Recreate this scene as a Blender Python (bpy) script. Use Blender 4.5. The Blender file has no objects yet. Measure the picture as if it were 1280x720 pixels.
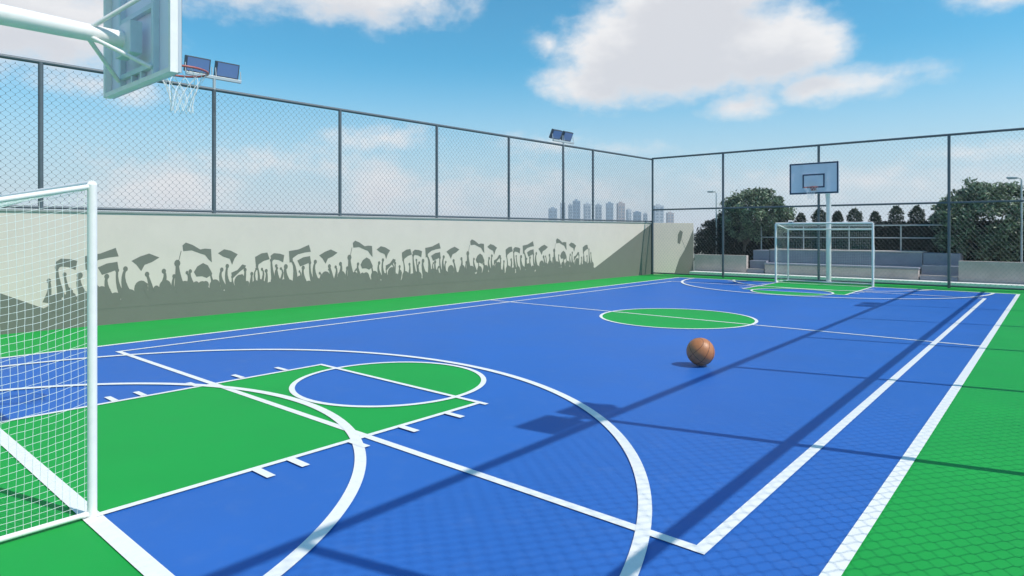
import bpy, bmesh, math, random
from mathutils import Vector, Matrix, noise
random.seed(7)
D = bpy.data
C = bpy.context.scene
COL = C.collection
R = math.radians

SUN_E = 4.0; SKY_S = 0.11; SKY_TINT = (0.46, 1.34, 1.45); CLOUD_S = 1.0; EXPOSURE = 0.0; HAZE_D = 0.0006
CLOUD_LIT = (0.97, 0.95, 0.94); CLOUD_SHADE = (0.75, 0.75, 0.78); VAPOUR = (0.76, 0.79, 0.86)
#        azimuth, elevation, radius az, radius el, strength
BLOBS = [(14.5, 15.6, 12.5, 5.2, 2.0), (15.5, 19.5, 8.5, 5.0, 1.9), (7.3, 13.2, 6.0, 3.0, 1.2), (22.0, 14.8, 7.0, 3.6, 1.7), (27.0, 11.6, 7.6, 1.8, 0.95),
         (19.7, 10.5, 4.0, 1.5, 0.95), (3.4, 16.4, 2.2, 2.0, 0.55),
         (-31, 21.5, 22, 5.2, 1.4), (-14.0, 20.3, 13, 3.4, 1.2), (-38, 15.0, 11, 5.2, 1.3), (-33, 11, 8, 1.6, 0.6),
         (38.5, 17.0, 4.5, 2.2, 1.1), (-28, 3.2, 6.5, 3.6, 0.85), (-11.5, 8.2, 5.5, 1.6, 0.65), (-11.7, 4.2, 4.6, 3.4, 0.85),
         (35.5, 5.8, 4.5, 1.0, 0.7), (3.5, 7.8, 6, 1.3, 0.5), (9.5, 7.3, 4.0, 1.1, 0.5),
         (-20, 5.6, 16, 1.6, 0.5), (0, 3.6, 22, 2.4, 0.42), (27, 4.0, 18, 2.2, 0.42)]
# crowd silhouettes of the wall mural, one repeat: (metres along the wall, height)
POLY = [[(-0.01, 1.439), (0.055, 1.487), (0.183, 1.444), (0.332, 1.36), (0.426, 1.374), (0.548, 1.364), (0.564, 1.123), (0.502, 1.174), (0.426, 1.259), (0.313, 1.295), (0.165, 1.347), (0.004, 1.335)], [(0.688, 1.269), (0.814, 1.341), (0.954, 1.313), (1.104, 1.241), (1.035, 1.166), (0.982, 1.049), (0.934, 1.161), (0.794, 1.207)], [(0.209, 0.908), (0.276, 1.006), (0.388, 1.063), (0.483, 1.018), (0.556, 0.899), (0.533, 0.83), (0.464, 0.792), (0.369, 0.826), (0.257, 0.824)], [(0.966, 0.863), (1.096, 0.908), (1.199, 1.01), (1.282, 0.986), (1.261, 0.943), (1.157, 0.883), (1.055, 0.803), (0.982, 0.743)], [(1.481, 1.17), (1.623, 1.236), (1.758, 1.25), (1.811, 1.12), (1.688, 1.093), (1.58, 1.039), (1.506, 0.976), (1.489, 1.073)], [(1.829, 1.186), (1.909, 1.237), (2.045, 1.225), (2.154, 1.194), (2.127, 1.051), (2.022, 1.099), (1.918, 1.112), (1.856, 1.087)], [(2.265, 1.283), (2.392, 1.298), (2.51, 1.314), (2.762, 1.402), (2.811, 1.261), (2.655, 1.246), (2.487, 1.213), (2.368, 1.147), (2.284, 1.045)], [(2.472, 1.066), (2.616, 1.126), (2.791, 1.149), (2.811, 1.026), (2.679, 0.984), (2.539, 0.943)], [(3.025, 1.17), (3.177, 1.242), (3.332, 1.287), (3.436, 1.246), (3.515, 1.215), (3.384, 1.141), (3.254, 1.097), (3.193, 0.993), (3.111, 1.101)]]
STROKE = [([(-0.035, 1.34), (-0.103, 1.042)], 0.012), ([(-0.107, 1.082), (-0.096, 0.882), (-0.064, 0.601)], 0.085), ([(0.139, 0.919), (0.135, 0.79), (0.22, 0.541)], 0.05), ([(0.54, 0.85), (0.579, 0.682), (0.637, 0.512)], 0.045), ([(0.766, 0.923), (0.743, 0.756), (0.834, 0.519)], 0.055), ([(0.881, 0.993), (0.865, 0.77), (0.934, 0.534)], 0.055), ([(0.982, 0.764), (0.994, 0.593)], 0.03), ([(1.261, 0.9), (1.253, 0.75), (1.199, 0.537)], 0.05), ([(1.408, 0.806), (1.387, 0.525)], 0.05), ([(1.524, 0.976), (1.567, 0.711), (1.515, 0.451)], 0.045), ([(1.732, 0.856), (1.741, 0.701), (1.697, 0.482)], 0.05), ([(1.851, 1.087), (1.865, 0.872), (1.918, 0.557)], 0.05), ([(1.963, 0.958), (1.999, 0.732), (2.045, 0.572)], 0.045), ([(2.191, 0.926), (2.182, 0.767), (2.275, 0.489)], 0.07), ([(2.321, 1.071), (2.406, 0.894), (2.415, 0.526)], 0.06), ([(2.616, 0.885), (2.616, 0.699), (2.703, 0.438)], 0.06), ([(2.786, 0.994), (2.801, 0.736), (2.89, 0.496)], 0.05), ([(2.925, 1.013), (2.89, 0.826), (2.95, 0.563)], 0.06), ([(3.295, 0.894), (3.347, 0.708), (3.368, 0.514)], 0.06), ([(3.595, 0.94), (3.611, 0.793), (3.515, 0.506)], 0.06), ([(3.783, 0.834), (3.756, 0.639), (3.783, 0.44)], 0.05), ([(3.193, 0.716), (3.193, 0.549)], 0.05)]
HEAD = [(0.037, 0.594, 0.13), (0.369, 0.592, 0.11), (0.625, 0.604, 0.12), (1.157, 0.656, 0.14), (0.934, 0.534, 0.12), (1.601, 0.555, 0.12), (1.82, 0.496, 0.11), (2.045, 0.526, 0.11), (2.275, 0.512, 0.12), (2.534, 0.611, 0.1), (2.752, 0.481, 0.1), (3.0, 0.513, 0.11), (3.193, 0.644, 0.13), (3.621, 0.646, 0.12), (3.462, 0.436, 0.1), (3.837, 0.486, 0.1)]

# ------------------------------------------------------------------ materials
def mat(name, color, rough=0.6, metal=0.0, var=0.0, vscale=3.0, bump=0.0, bscale=60.0, spec=0.5, stretch=None, dirt=None):
    m = D.materials.new(name); m.use_nodes = True
    nt = m.node_tree; b = nt.nodes['Principled BSDF']
    b.inputs['Base Color'].default_value = (*color, 1)
    b.inputs['Roughness'].default_value = rough
    b.inputs['Metallic'].default_value = metal
    b.inputs['Specular IOR Level'].default_value = spec
    tc = nt.nodes.new('ShaderNodeTexCoord')
    geo = nt.nodes.new('ShaderNodeNewGeometry')
    vec = geo.outputs['Position']
    if stretch:
        mp = nt.nodes.new('ShaderNodeMapping'); mp.inputs['Scale'].default_value = stretch
        nt.links.new(vec, mp.inputs['Vector']); vec = mp.outputs['Vector']
    if var > 0:
        n = nt.nodes.new('ShaderNodeTexNoise'); n.inputs['Scale'].default_value = vscale
        n.inputs['Detail'].default_value = 6; n.inputs['Roughness'].default_value = 0.6
        nt.links.new(vec, n.inputs['Vector'])
        r = nt.nodes.new('ShaderNodeMapRange')
        r.inputs['From Min'].default_value = 0.25; r.inputs['From Max'].default_value = 0.75
        r.inputs['To Min'].default_value = 1 - var; r.inputs['To Max'].default_value = 1 + var
        nt.links.new(n.outputs['Fac'], r.inputs['Value'])
        mx = nt.nodes.new('ShaderNodeVectorMath'); mx.operation = 'SCALE'
        mx.inputs[0].default_value = color
        nt.links.new(r.outputs['Result'], mx.inputs['Scale'])
        out = mx.outputs['Vector']
        if dirt:
            n2 = nt.nodes.new('ShaderNodeTexNoise'); n2.inputs['Scale'].default_value = dirt[1]
            n2.inputs['Detail'].default_value = 8; n2.inputs['Roughness'].default_value = 0.7
            nt.links.new(geo.outputs['Position'], n2.inputs['Vector'])
            r2 = nt.nodes.new('ShaderNodeMapRange')
            r2.inputs['From Min'].default_value = 0.52; r2.inputs['From Max'].default_value = 0.75
            r2.inputs['To Min'].default_value = 0; r2.inputs['To Max'].default_value = dirt[2]
            nt.links.new(n2.outputs['Fac'], r2.inputs['Value'])
            mm = nt.nodes.new('ShaderNodeMix'); mm.data_type = 'RGBA'
            nt.links.new(r2.outputs['Result'], mm.inputs['Factor'])
            nt.links.new(out, mm.inputs['A']); mm.inputs['B'].default_value = (*dirt[0], 1)
            out = mm.outputs['Result']
        nt.links.new(out, b.inputs['Base Color'])
        rr = nt.nodes.new('ShaderNodeMapRange')
        rr.inputs['To Min'].default_value = max(0.02, rough - 0.08); rr.inputs['To Max'].default_value = min(1, rough + 0.08)
        nt.links.new(n.outputs['Fac'], rr.inputs['Value']); nt.links.new(rr.outputs['Result'], b.inputs['Roughness'])
    if bump > 0:
        n = nt.nodes.new('ShaderNodeTexNoise'); n.inputs['Scale'].default_value = bscale
        n.inputs['Detail'].default_value = 3
        nt.links.new(geo.outputs['Position'], n.inputs['Vector'])
        bp = nt.nodes.new('ShaderNodeBump'); bp.inputs['Strength'].default_value = bump; bp.inputs['Distance'].default_value = 0.01
        nt.links.new(n.outputs['Fac'], bp.inputs['Height']); nt.links.new(bp.outputs['Normal'], b.inputs['Normal'])
    return m

M = {}
M['green'] = mat('green_court_paint', (0.012, 0.340, 0.056), 0.62, spec=0.22, var=0.07, vscale=1.2, bump=0.10, bscale=260, dirt=((0.028, 0.32, 0.075), 5.0, 0.25))
M['blue'] = mat('blue_court_paint', (0.027, 0.134, 0.465), 0.50, spec=0.24, var=0.07, vscale=0.9, bump=0.08, bscale=260, dirt=((0.08, 0.18, 0.46), 5.0, 0.32))
M['line'] = mat('white_line_paint', (0.86, 0.83, 0.80), 0.5, var=0.05, vscale=14, bump=0.08, bscale=260, dirt=((0.62, 0.64, 0.64), 24.0, 0.4))
M['cream'] = mat('cream_wall_paint', (0.655, 0.555, 0.475), 0.85, var=0.035, vscale=1.6, bump=0.15, bscale=90, dirt=((0.56, 0.48, 0.41), 2.3, 0.35))
M['mural'] = mat('grey_mural_paint', (0.170, 0.170, 0.140), 0.85, var=0.05, vscale=2.0, bump=0.12, bscale=90)
M['coping'] = mat('grey_coping', (0.30, 0.31, 0.29), 0.8, var=0.1, vscale=3)
M['concrete'] = mat('grey_concrete', (0.53, 0.445, 0.42), 0.9, var=0.14, vscale=2.2, bump=0.3, bscale=50, dirt=((0.42, 0.37, 0.34), 1.7, 0.5))
M['bleach'] = mat('blue_grey_concrete_paint', (0.28, 0.28, 0.34), 0.8, var=0.12, vscale=2.5, bump=0.2, bscale=60, dirt=((0.18, 0.2, 0.25), 3.0, 0.5))
M['kerb'] = mat('cream_kerb_paint', (0.88, 0.84, 0.78), 0.8, var=0.08, vscale=5)
M['ground'] = mat('dry_ground', (0.22, 0.21, 0.17), 0.95, var=0.2, vscale=0.5, bump=0.3, bscale=12)
M['fence'] = mat('dark_grey_fence_paint', (0.115, 0.135, 0.15), 0.5, metal=0.2, var=0.12, vscale=8)
M['wire'] = mat('galvanised_wire', (0.17, 0.19, 0.21), 0.5, metal=0.2)
M['white'] = mat('white_metal_paint', (0.90, 0.845, 0.815), 0.5, var=0.04, vscale=9, dirt=((0.6, 0.6, 0.57), 16.0, 0.3))
M['string'] = mat('white_net_string', (0.82, 0.85, 0.82), 0.8)
M['hoopnet'] = mat('white_hoop_net', (0.80, 0.82, 0.82), 0.8)
M['board'] = mat('pale_blue_backboard', (0.84, 0.87, 0.91), 0.35, var=0.04, vscale=5)
M['boardrib'] = mat('grey_blue_backboard_rib', (0.66, 0.72, 0.78), 0.45, var=0.06, vscale=8)
M['navy'] = mat('navy_board_line', (0.018, 0.045, 0.095), 0.5)
M['red'] = mat('red_rim_paint', (0.42, 0.11, 0.10), 0.4, var=0.1, vscale=20)
M['lamp'] = mat('dark_lamp_housing', (0.09, 0.10, 0.12), 0.4, metal=0.4)
M['lampmetal'] = mat('pale_lamp_metal', (0.48, 0.50, 0.50), 0.4, metal=0.3)
M['bark'] = mat('pale_bark', (0.20, 0.175, 0.14), 0.9, var=0.25, vscale=12, bump=0.5, bscale=40)
M['seam'] = mat('black_ball_seam', (0.11, 0.045, 0.025), 0.5)

def ball_mat():
    m = mat('orange_brown_pebbled_ball', (0.50, 0.185, 0.070), 0.42, var=0.10, vscale=9, bump=0.0)
    nt = m.node_tree; b = nt.nodes['Principled BSDF']
    tc = nt.nodes.new('ShaderNodeTexCoord')
    v = nt.nodes.new('ShaderNodeTexVoronoi'); v.inputs['Scale'].default_value = 75
    nt.links.new(tc.outputs['Object'], v.inputs['Vector'])
    bp = nt.nodes.new('ShaderNodeBump'); bp.inputs['Strength'].default_value = 0.35; bp.inputs['Distance'].default_value = 0.004
    bp.invert = True
    nt.links.new(v.outputs['Distance'], bp.inputs['Height']); nt.links.new(bp.outputs['Normal'], b.inputs['Normal'])
    return m
M['ball'] = ball_mat()

def leaf_mat(name, c1, c2, rough=0.5, scale=9.0):
    m = D.materials.new(name); m.use_nodes = True
    nt = m.node_tree; b = nt.nodes['Principled BSDF']
    geo = nt.nodes.new('ShaderNodeNewGeometry')
    mx = nt.nodes.new('ShaderNodeMix'); mx.data_type = 'RGBA'
    mx.inputs['A'].default_value = (*c1, 1); mx.inputs['B'].default_value = (*c2, 1)
    nt.links.new(geo.outputs['Random Per Island'], mx.inputs['Factor'])
    nt.links.new(mx.outputs['Result'], b.inputs['Base Color'])
    b.inputs['Roughness'].default_value = rough
    tr = nt.nodes.new('ShaderNodeBsdfTranslucent'); nt.links.new(mx.outputs['Result'], tr.inputs['Color'])
    ms = nt.nodes.new('ShaderNodeMixShader'); ms.inputs[0].default_value = 0.18
    nt.links.new(b.outputs[0], ms.inputs[1]); nt.links.new(tr.outputs[0], ms.inputs[2])
    nt.links.new(ms.outputs[0], nt.nodes['Material Output'].inputs['Surface'])
    return m
def translucent(m, fac):
    nt = m.node_tree; b = nt.nodes['Principled BSDF']; t = nt.nodes.new('ShaderNodeBsdfTranslucent')
    t.inputs['Color'].default_value = b.inputs['Base Color'].default_value
    t.inputs['Color'].default_value = (0.88, 0.88, 0.94, 1)
    ms = nt.nodes.new('ShaderNodeMixShader'); ms.inputs[0].default_value = fac
    nt.links.new(b.outputs[0], ms.inputs[1]); nt.links.new(t.outputs[0], ms.inputs[2]); nt.links.new(ms.outputs[0], nt.nodes['Material Output'].inputs['Surface'])
translucent(M['board'], 0.4)
M['leaf'] = leaf_mat('grey_green_leaves', (0.016, 0.034, 0.017), (0.32, 0.40, 0.24), 0.45)
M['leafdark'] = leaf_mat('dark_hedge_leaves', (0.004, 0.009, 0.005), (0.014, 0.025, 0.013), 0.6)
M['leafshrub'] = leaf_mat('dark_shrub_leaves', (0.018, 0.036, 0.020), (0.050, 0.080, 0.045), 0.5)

def facade_mat(name, c, win, sx, sz):
    m = D.materials.new(name); m.use_nodes = True
    nt = m.node_tree; b = nt.nodes['Principled BSDF']
    b.inputs['Base Color'].default_value = (*c, 1); b.inputs['Roughness'].default_value = 0.8
    return m
M['tower_a'] = facade_mat('pale_grey_tower', (0.55, 0.57, 0.60), None, 0, 0)
M['tower_b'] = facade_mat('blue_grey_tower', (0.40, 0.46, 0.53), None, 0, 0)
M['tower_c'] = facade_mat('rose_grey_tower', (0.56, 0.47, 0.45), None, 0, 0)
M['towerwin'] = mat('dark_window_glass', (0.30, 0.34, 0.39), 0.4)

# ------------------------------------------------------------------ builders
def tag(o, label=None, cat=None, group=None, kind=None):
    if label: o['label'] = label
    if cat: o['category'] = cat
    if group: o['group'] = group
    if kind: o['kind'] = kind
    return o
def thing(name, label, cat, loc=(0, 0, 0), rz=0.0, group=None):
    o = D.objects.new(name, None); COL.objects.link(o)
    o.location = loc; o.rotation_euler = (0, 0, rz); o.empty_display_size = 0.3
    return tag(o, label, cat, group)
class MB:
    def __init__(s): s.v = []; s.f = []; s.smooth = []
    def add(s, vs, fs, sm=False):
        n = len(s.v); s.v += [tuple(v) for v in vs]; s.f += [tuple(i + n for i in f) for f in fs]; s.smooth += [sm] * len(fs); return s
    def box(s, x0, x1, y0, y1, z0, z1):
        vs = [(x0,y0,z0),(x1,y0,z0),(x1,y1,z0),(x0,y1,z0),(x0,y0,z1),(x1,y0,z1),(x1,y1,z1),(x0,y1,z1)]
        return s.add(vs, [(0,3,2,1),(4,5,6,7),(0,1,5,4),(1,2,6,5),(2,3,7,6),(3,0,4,7)])
    def obox(s, c, ax, ay, az):  # centre, half-axis vectors
        c = Vector(c); ax = Vector(ax); ay = Vector(ay); az = Vector(az)
        vs = [c + i*ax + j*ay + k*az for k in (-1, 1) for (i, j) in ((-1,-1),(1,-1),(1,1),(-1,1))]
        return s.add(vs, [(0,3,2,1),(4,5,6,7),(0,1,5,4),(1,2,6,5),(2,3,7,6),(3,0,4,7)])
    def tube(s, pts, r, n=8, cap=True, closed=False):
        pts = [Vector(p) for p in pts]; rs = r if isinstance(r, (list, tuple)) else [r] * len(pts)
        N = len(pts); up = None; rings = []
        for i, p in enumerate(pts):
            if closed: t = pts[(i+1) % N] - pts[i-1]
            else: t = pts[min(i+1, N-1)] - pts[max(i-1, 0)]
            t.normalize()
            if up is None:
                a = Vector((0,0,1)) if abs(t.z) < 0.9 else Vector((1,0,0))
                u = t.cross(a).normalized()
            else:
                u = (up - t * up.dot(t)).normalized()
            up = u; w = t.cross(u)
            rings.append([p + rs[i] * (math.cos(2*math.pi*k/n) * u + math.sin(2*math.pi*k/n) * w) for k in range(n)])
        vs = [v for rg in rings for v in rg]; fs = []
        for i in range(N if closed else N-1):
            j = (i+1) % N
            for k in range(n):
                k2 = (k+1) % n
                fs.append((i*n+k, i*n+k2, j*n+k2, j*n+k))
        s.add(vs, fs, n > 4)
        if cap and not closed:
            s.add(rings[0], [tuple(range(n-1, -1, -1))]); s.add(rings[-1], [tuple(range(n))])
        return s
    def build(s, name, m, parent=None, bevel=0.0):
        me = D.meshes.new(name); me.from_pydata(s.v, [], s.f)
        me.polygons.foreach_set('use_smooth', s.smooth)
        me.materials.append(m); me.update()
        o = D.objects.new(name, me); COL.objects.link(o)
        if parent: o.parent = parent
        if bevel:
            b = o.modifiers.new('bevel', 'BEVEL'); b.width = bevel; b.segments = 2; b.limit_method = 'ANGLE'
        return o
def children(o): return [c for c in D.objects if c.parent == o]
def copy_tree(o, parent=None):
    kids = children(o)
    c = o.copy(); COL.objects.link(c); c.parent = parent
    for k in kids: copy_tree(k, c)
    return c

# ------------------------------------------------------------------ camera, world, sun, haze
YAW = math.atan(685 / 798)
cam = D.cameras.new('camera'); co = D.objects.new('camera', cam); COL.objects.link(co)
co.location = (0, 0, 1.72); co.rotation_euler = (R(90), 0, YAW)
cam.sensor_width = 36; cam.lens = 798 / 1280 * 36; cam.shift_y = -70 / 1280
cam.clip_start = 0.02; cam.clip_end = 6000
C.camera = co
FW = (-math.sin(YAW), math.cos(YAW), 0); RT = (math.cos(YAW), math.sin(YAW), 0)

SUN_EL = R(52.3); sx, sy = 0.963, 0.27
sd = Vector((sx * math.cos(SUN_EL), sy * math.cos(SUN_EL), math.sin(SUN_EL)))
sl = D.lights.new('sun', 'SUN'); sl.energy = SUN_E; sl.angle = R(0.5); sl.color = (1.0, 0.955, 0.885)
so = D.objects.new('sun', sl); COL.objects.link(so)
so.rotation_euler = sd.to_track_quat('Z', 'Y').to_euler(); so.location = (10, 5, 20)

def world():
    w = D.worlds.new('World'); C.world = w; w.use_nodes = True
    nt = w.node_tree; nt.nodes.clear(); N = nt.nodes.new; L = nt.links.new
    def math_(op, a=None, b=None, c=None, clamp=False):
        n = N('ShaderNodeMath'); n.operation = op; n.use_clamp = clamp
        for i, x in enumerate((a, b, c)):
            if x is None: continue
            if isinstance(x, (int, float)): n.inputs[i].default_value = x
            else: L(x, n.inputs[i])
        return n.outputs[0]
    sky = N('ShaderNodeTexSky'); sky.sky_type = 'NISHITA'; sky.sun_disc = False
    sky.sun_elevation = SUN_EL; sky.sun_rotation = math.atan2(sx, sy)
    sky.air_density = 1.0; sky.dust_density = 0.4; sky.ozone_density = 2.0
    tint = N('ShaderNodeVectorMath'); tint.operation = 'MULTIPLY'; L(sky.outputs[0], tint.inputs[0]); tint.inputs[1].default_value = SKY_TINT
    # density group
    g = D.node_groups.new('cloud_density', 'ShaderNodeTree')
    g.interface.new_socket('Vector', in_out='INPUT', socket_type='NodeSocketVector')
    g.interface.new_socket('Lift', in_out='INPUT', socket_type='NodeSocketFloat')
    g.interface.new_socket('Density', in_out='OUTPUT', socket_type='NodeSocketFloat')
    gi = g.nodes.new('NodeGroupInput'); go = g.nodes.new('NodeGroupOutput')
    def gm(op, a=None, b=None, c=None, clamp=False):
        n = g.nodes.new('ShaderNodeMath'); n.operation = op; n.use_clamp = clamp
        for i, x in enumerate((a, b, c)):
            if x is None: continue
            if isinstance(x, (int, float)): n.inputs[i].default_value = x
            else: g.links.new(x, n.inputs[i])
        return n.outputs[0]
    def gdot(v):
        n = g.nodes.new('ShaderNodeVectorMath'); n.operation = 'DOT_PRODUCT'
        g.links.new(gi.outputs[0], n.inputs[0]); n.inputs[1].default_value = v; return n.outputs['Value']
    k = 180 / math.pi
    az = gm('MULTIPLY', gm('ARCTAN2', gdot(RT), gdot(FW)), k)
    el = gm('ADD', gm('MULTIPLY', gm('ARCSINE', gdot((0, 0, 1))), k), gi.outputs[1])
    cur = None
    for (a, e, ra, re_, s) in BLOBS:
        q1 = gm('DIVIDE', gm('SUBTRACT', az, a), ra); q2 = gm('DIVIDE', gm('SUBTRACT', el, e), re_)
        d = gm('SQRT', gm('ADD', gm('MULTIPLY', q1, q1), gm('MULTIPLY', q2, q2)))
        v = gm('MULTIPLY', gm('SUBTRACT', 1.0, d), s)
        cur = v if cur is None else gm('SMOOTH_MAX', cur, v, 0.15)
    def nz(scale, detail, rough, stretch=(1, 1, 1), off=(0, 0, 0)):
        # noise in (azimuth, elevation) space so that "Lift" moves it too
        cb = g.nodes.new('ShaderNodeCombineXYZ'); g.links.new(az, cb.inputs[0]); g.links.new(el, cb.inputs[1])
        mp = g.nodes.new('ShaderNodeMapping'); mp.inputs['Scale'].default_value = stretch; mp.inputs['Location'].default_value = off
        g.links.new(cb.outputs[0], mp.inputs[0])
        n = g.nodes.new('ShaderNodeTexNoise'); n.inputs['Scale'].default_value = scale; n.inputs['Detail'].default_value = detail; n.inputs['Roughness'].default_value = rough
        g.links.new(mp.outputs[0], n.inputs['Vector']); return n.outputs['Fac']
    n1 = gm('SUBTRACT', nz(0.17, 8, 0.6, (0.8, 1.3, 1)), 0.5)
    n2 = gm('SUBTRACT', nz(0.55, 6, 0.6, (0.8, 1.2, 1), (7, 3, 0)), 0.5)
    dens = gm('ADD', gm('ADD', cur, gm('MULTIPLY', n1, 1.25)), gm('MULTIPLY', n2, 0.85))
    # generic clouds high up and behind the viewer
    gen = gm('MULTIPLY', gm('SUBTRACT', nz(0.055, 7, 0.6, (0.7, 1.4, 1), (40, 11, 0)), 0.56), 6.0)
    away = gm('MULTIPLY', gm('SUBTRACT', gm('ABSOLUTE', az), 52), 0.1, clamp=True)
    high = gm('MULTIPLY', gm('SUBTRACT', el, 26), 0.1, clamp=True)
    gen = gm('SUBTRACT', gen, gm('MULTIPLY', gm('SUBTRACT', 1.0, gm('MAXIMUM', away, high)), 3.0))
    dens = gm('MAXIMUM', dens, gen)
    g.links.new(dens, go.inputs[0])
    tc = N('ShaderNodeTexCoord')
    def dn(lift):
        n = N('ShaderNodeGroup'); n.node_tree = g; L(tc.outputs['Generated'], n.inputs[0]); n.inputs[1].default_value = lift; return n.outputs[0]
    d0 = dn(0.0); d1 = dn(2.2)
    def ms(v, a, b, c=0.0, d=1.0):
        n = N('ShaderNodeMapRange'); n.interpolation_type = 'SMOOTHSTEP'; L(v, n.inputs[0])
        n.inputs[1].default_value = a; n.inputs[2].default_value = b; n.inputs[3].default_value = c; n.inputs[4].default_value = d; return n.outputs[0]
    alpha = ms(d0, -0.05, 0.80)
    alpha = math_('MULTIPLY', alpha, 0.96)
    shade = math_('MULTIPLY', ms(d1, 0.1, 1.1), ms(d0, 0.1, 0.9))
    cc = N('ShaderNodeMix'); cc.data_type = 'RGBA'; L(shade, cc.inputs['Factor'])
    cc.inputs['A'].default_value = (*CLOUD_LIT, 1); cc.inputs['B'].default_value = (*CLOUD_SHADE, 1)
    # low bright band of distant vapour, fading upwards
    sp = N('ShaderNodeSeparateXYZ'); L(tc.outputs['Generated'], sp.inputs[0])
    band = ms(sp.outputs[2], -0.02, 0.27, 0.97, 0.0)
    bg1 = N('ShaderNodeBackground'); L(tint.outputs[0], bg1.inputs[0]); bg1.inputs[1].default_value = SKY_S
    bgv = N('ShaderNodeBackground'); bgv.inputs[0].default_value = (*VAPOUR, 1); bgv.inputs[1].default_value = 1
    bg2 = N('ShaderNodeBackground'); L(cc.outputs['Result'], bg2.inputs[0]); bg2.inputs[1].default_value = CLOUD_S
    mv = N('ShaderNodeMixShader'); L(band, mv.inputs[0]); L(bg1.outputs[0], mv.inputs[1]); L(bgv.outputs[0], mv.inputs[2])
    mc = N('ShaderNodeMixShader'); L(alpha, mc.inputs[0]); L(mv.outputs[0], mc.inputs[1]); L(bg2.outputs[0], mc.inputs[2])
    out = N('ShaderNodeOutputWorld'); L(mc.outputs[0], out.inputs['Surface'])
world()
C.view_settings.view_transform = 'Standard'; C.view_settings.look = 'None'; C.view_settings.gamma = 1
C.view_settings.exposure = EXPOSURE; C.view_settings.use_curve_mapping = False
C.render.engine = 'CYCLES'; C.render.resolution_x = 1024; C.render.resolution_y = 576
C.cycles.max_bounces = 6; C.cycles.transparent_max_bounces = 16; C.cycles.volume_bounces = 0
C.world.cycles.sampling_method = 'MANUAL'; C.world.cycles.sample_map_resolution = 512

hz = MB().box(-620, 260, -60, 780, -1.2, 62).build('haze', None or M['white'])
hz.data.materials.clear()
hm = D.materials.new('haze_air'); hm.use_nodes = True; hm.node_tree.nodes.clear()
pv = hm.node_tree.nodes.new('ShaderNodeVolumePrincipled'); pv.inputs['Color'].default_value = (0.86, 0.92, 1.0, 1); pv.inputs['Density'].default_value = HAZE_D
pv.inputs['Anisotropy'].default_value = 0.2
ho = hm.node_tree.nodes.new('ShaderNodeOutputMaterial'); hm.node_tree.links.new(pv.outputs[0], ho.inputs['Volume'])
hz.data.materials.append(hm); tag(hz, kind='stuff')

# ------------------------------------------------------------------ the ground and the court
gb = MB(); gb.add([(-615,-55,-0.05),(255,-55,-0.05),(255,775,-0.05),(-615,775,-0.05)], [(0,1,2,3)])
tag(gb.build('ground', M['ground']), 'dry bare ground stretching away beyond the court walls', kind='structure')
court = MB().box(-14.6, 1.6, -4.5, 24.79, -0.2, 0.0).build('court_floor', M['green'])
tag(court, 'green painted concrete floor around the blue playing area', kind='structure')
CX = -5.83                      # long axis of the court
GY0, GY1, HY = 1.27, 22.43, 11.85
def sheet(pts, z, name, m):
    return MB().add([(x, y, z) for x, y in pts], [tuple(range(len(pts)))]).build(name, m, court)
def rect(x0, x1, y0, y1): return [(x0,y0),(x1,y0),(x1,y1),(x0,y1)]
def disc(cx, cy, r, a0=0, a1=360, n=64):
    return [(cx + r*math.cos(R(a0+(a1-a0)*i/n)), cy + r*math.sin(R(a0+(a1-a0)*i/n))) for i in range(n+1 if a1-a0 < 360 else n)]
sheet(rect(-10.93, -0.86, GY0, GY1), 0.002, 'blue_playing_area', M['blue'])
KX0, KX1, KY = -7.24, -4.42, 4.65
FR = 1.07
for sgn in (0, 1):
    f = (lambda y: y) if sgn == 0 else (lambda y: GY0 + GY1 - y)
    def fl(pts): 
        p = [(x, f(y)) for x, y in pts]; return p if sgn == 0 else p[::-1]
    # lane with a half disc of blue left in it, and a green half disc beyond
    lane = [(KX0, KY), (KX0, GY0), (KX1, GY0), (KX1, KY)] + [(x, y) for x, y in disc(CX, KY, FR, 0, -180, 40)]
    sheet(fl(lane), 0.004, 'green_lane', M['green'])
    sheet(fl(disc(CX, KY, FR, 0, 180, 40)), 0.004, 'green_half_circle', M['green'])
sheet(disc(CX, HY, 1.5), 0.004, 'green_centre_circle', M['green'])
NL = [0]
def lz():
    NL[0] += 1; return 0.006 + NL[0] * 0.00035
def line(p, q, w, name='painted_line'):
    p = Vector((*p, 0)); q = Vector((*q, 0)); d = (q-p).normalized(); n = Vector((-d.y, d.x, 0)) * w/2; z = lz()
    a = [p-n, q-n, q+n, p+n]
    return MB().add([(v.x, v.y, z) for v in a], [(0,1,2,3)]).build(name, M['line'], court)
def arc(cx, cy, r, a0, a1, w, n=96, ry=None, name='painted_arc'):
    z = lz(); vs = []; ry = ry or r
    for i in range(n+1):
        a = R(a0 + (a1-a0)*i/n); c, s = math.cos(a), math.sin(a)
        vs += [(cx+(r-w/2)*c, cy+(ry-w/2)*s, z), (cx+(r+w/2)*c, cy+(ry+w/2)*s, z)]
    fs = [(2*i, 2*i+1, 2*i+3, 2*i+2) for i in range(n)]
    if a1 < a0: fs = [q[::-1] for q in fs]
    return MB().add(vs, fs).build(name, M['line'], court)
W1 = 0.085
line((-10.93, GY0-.04), (-10.93, GY1+.04), W1); line((-0.87, GY0-.04), (-0.87, GY1+.04), W1)
line((-10.93+W1/2, GY0), (-0.87-W1/2, GY0), 0.10, 'goal_line'); line((-10.93+W1/2, GY1), (-0.87-W1/2, GY1), 0.10, 'goal_line')
line((-10.9, HY), (-0.9, HY), 0.06, 'half_way_line')
VX0, VX1, VY0, VY1 = -10.24, -1.47, 3.27, 20.43
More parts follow.
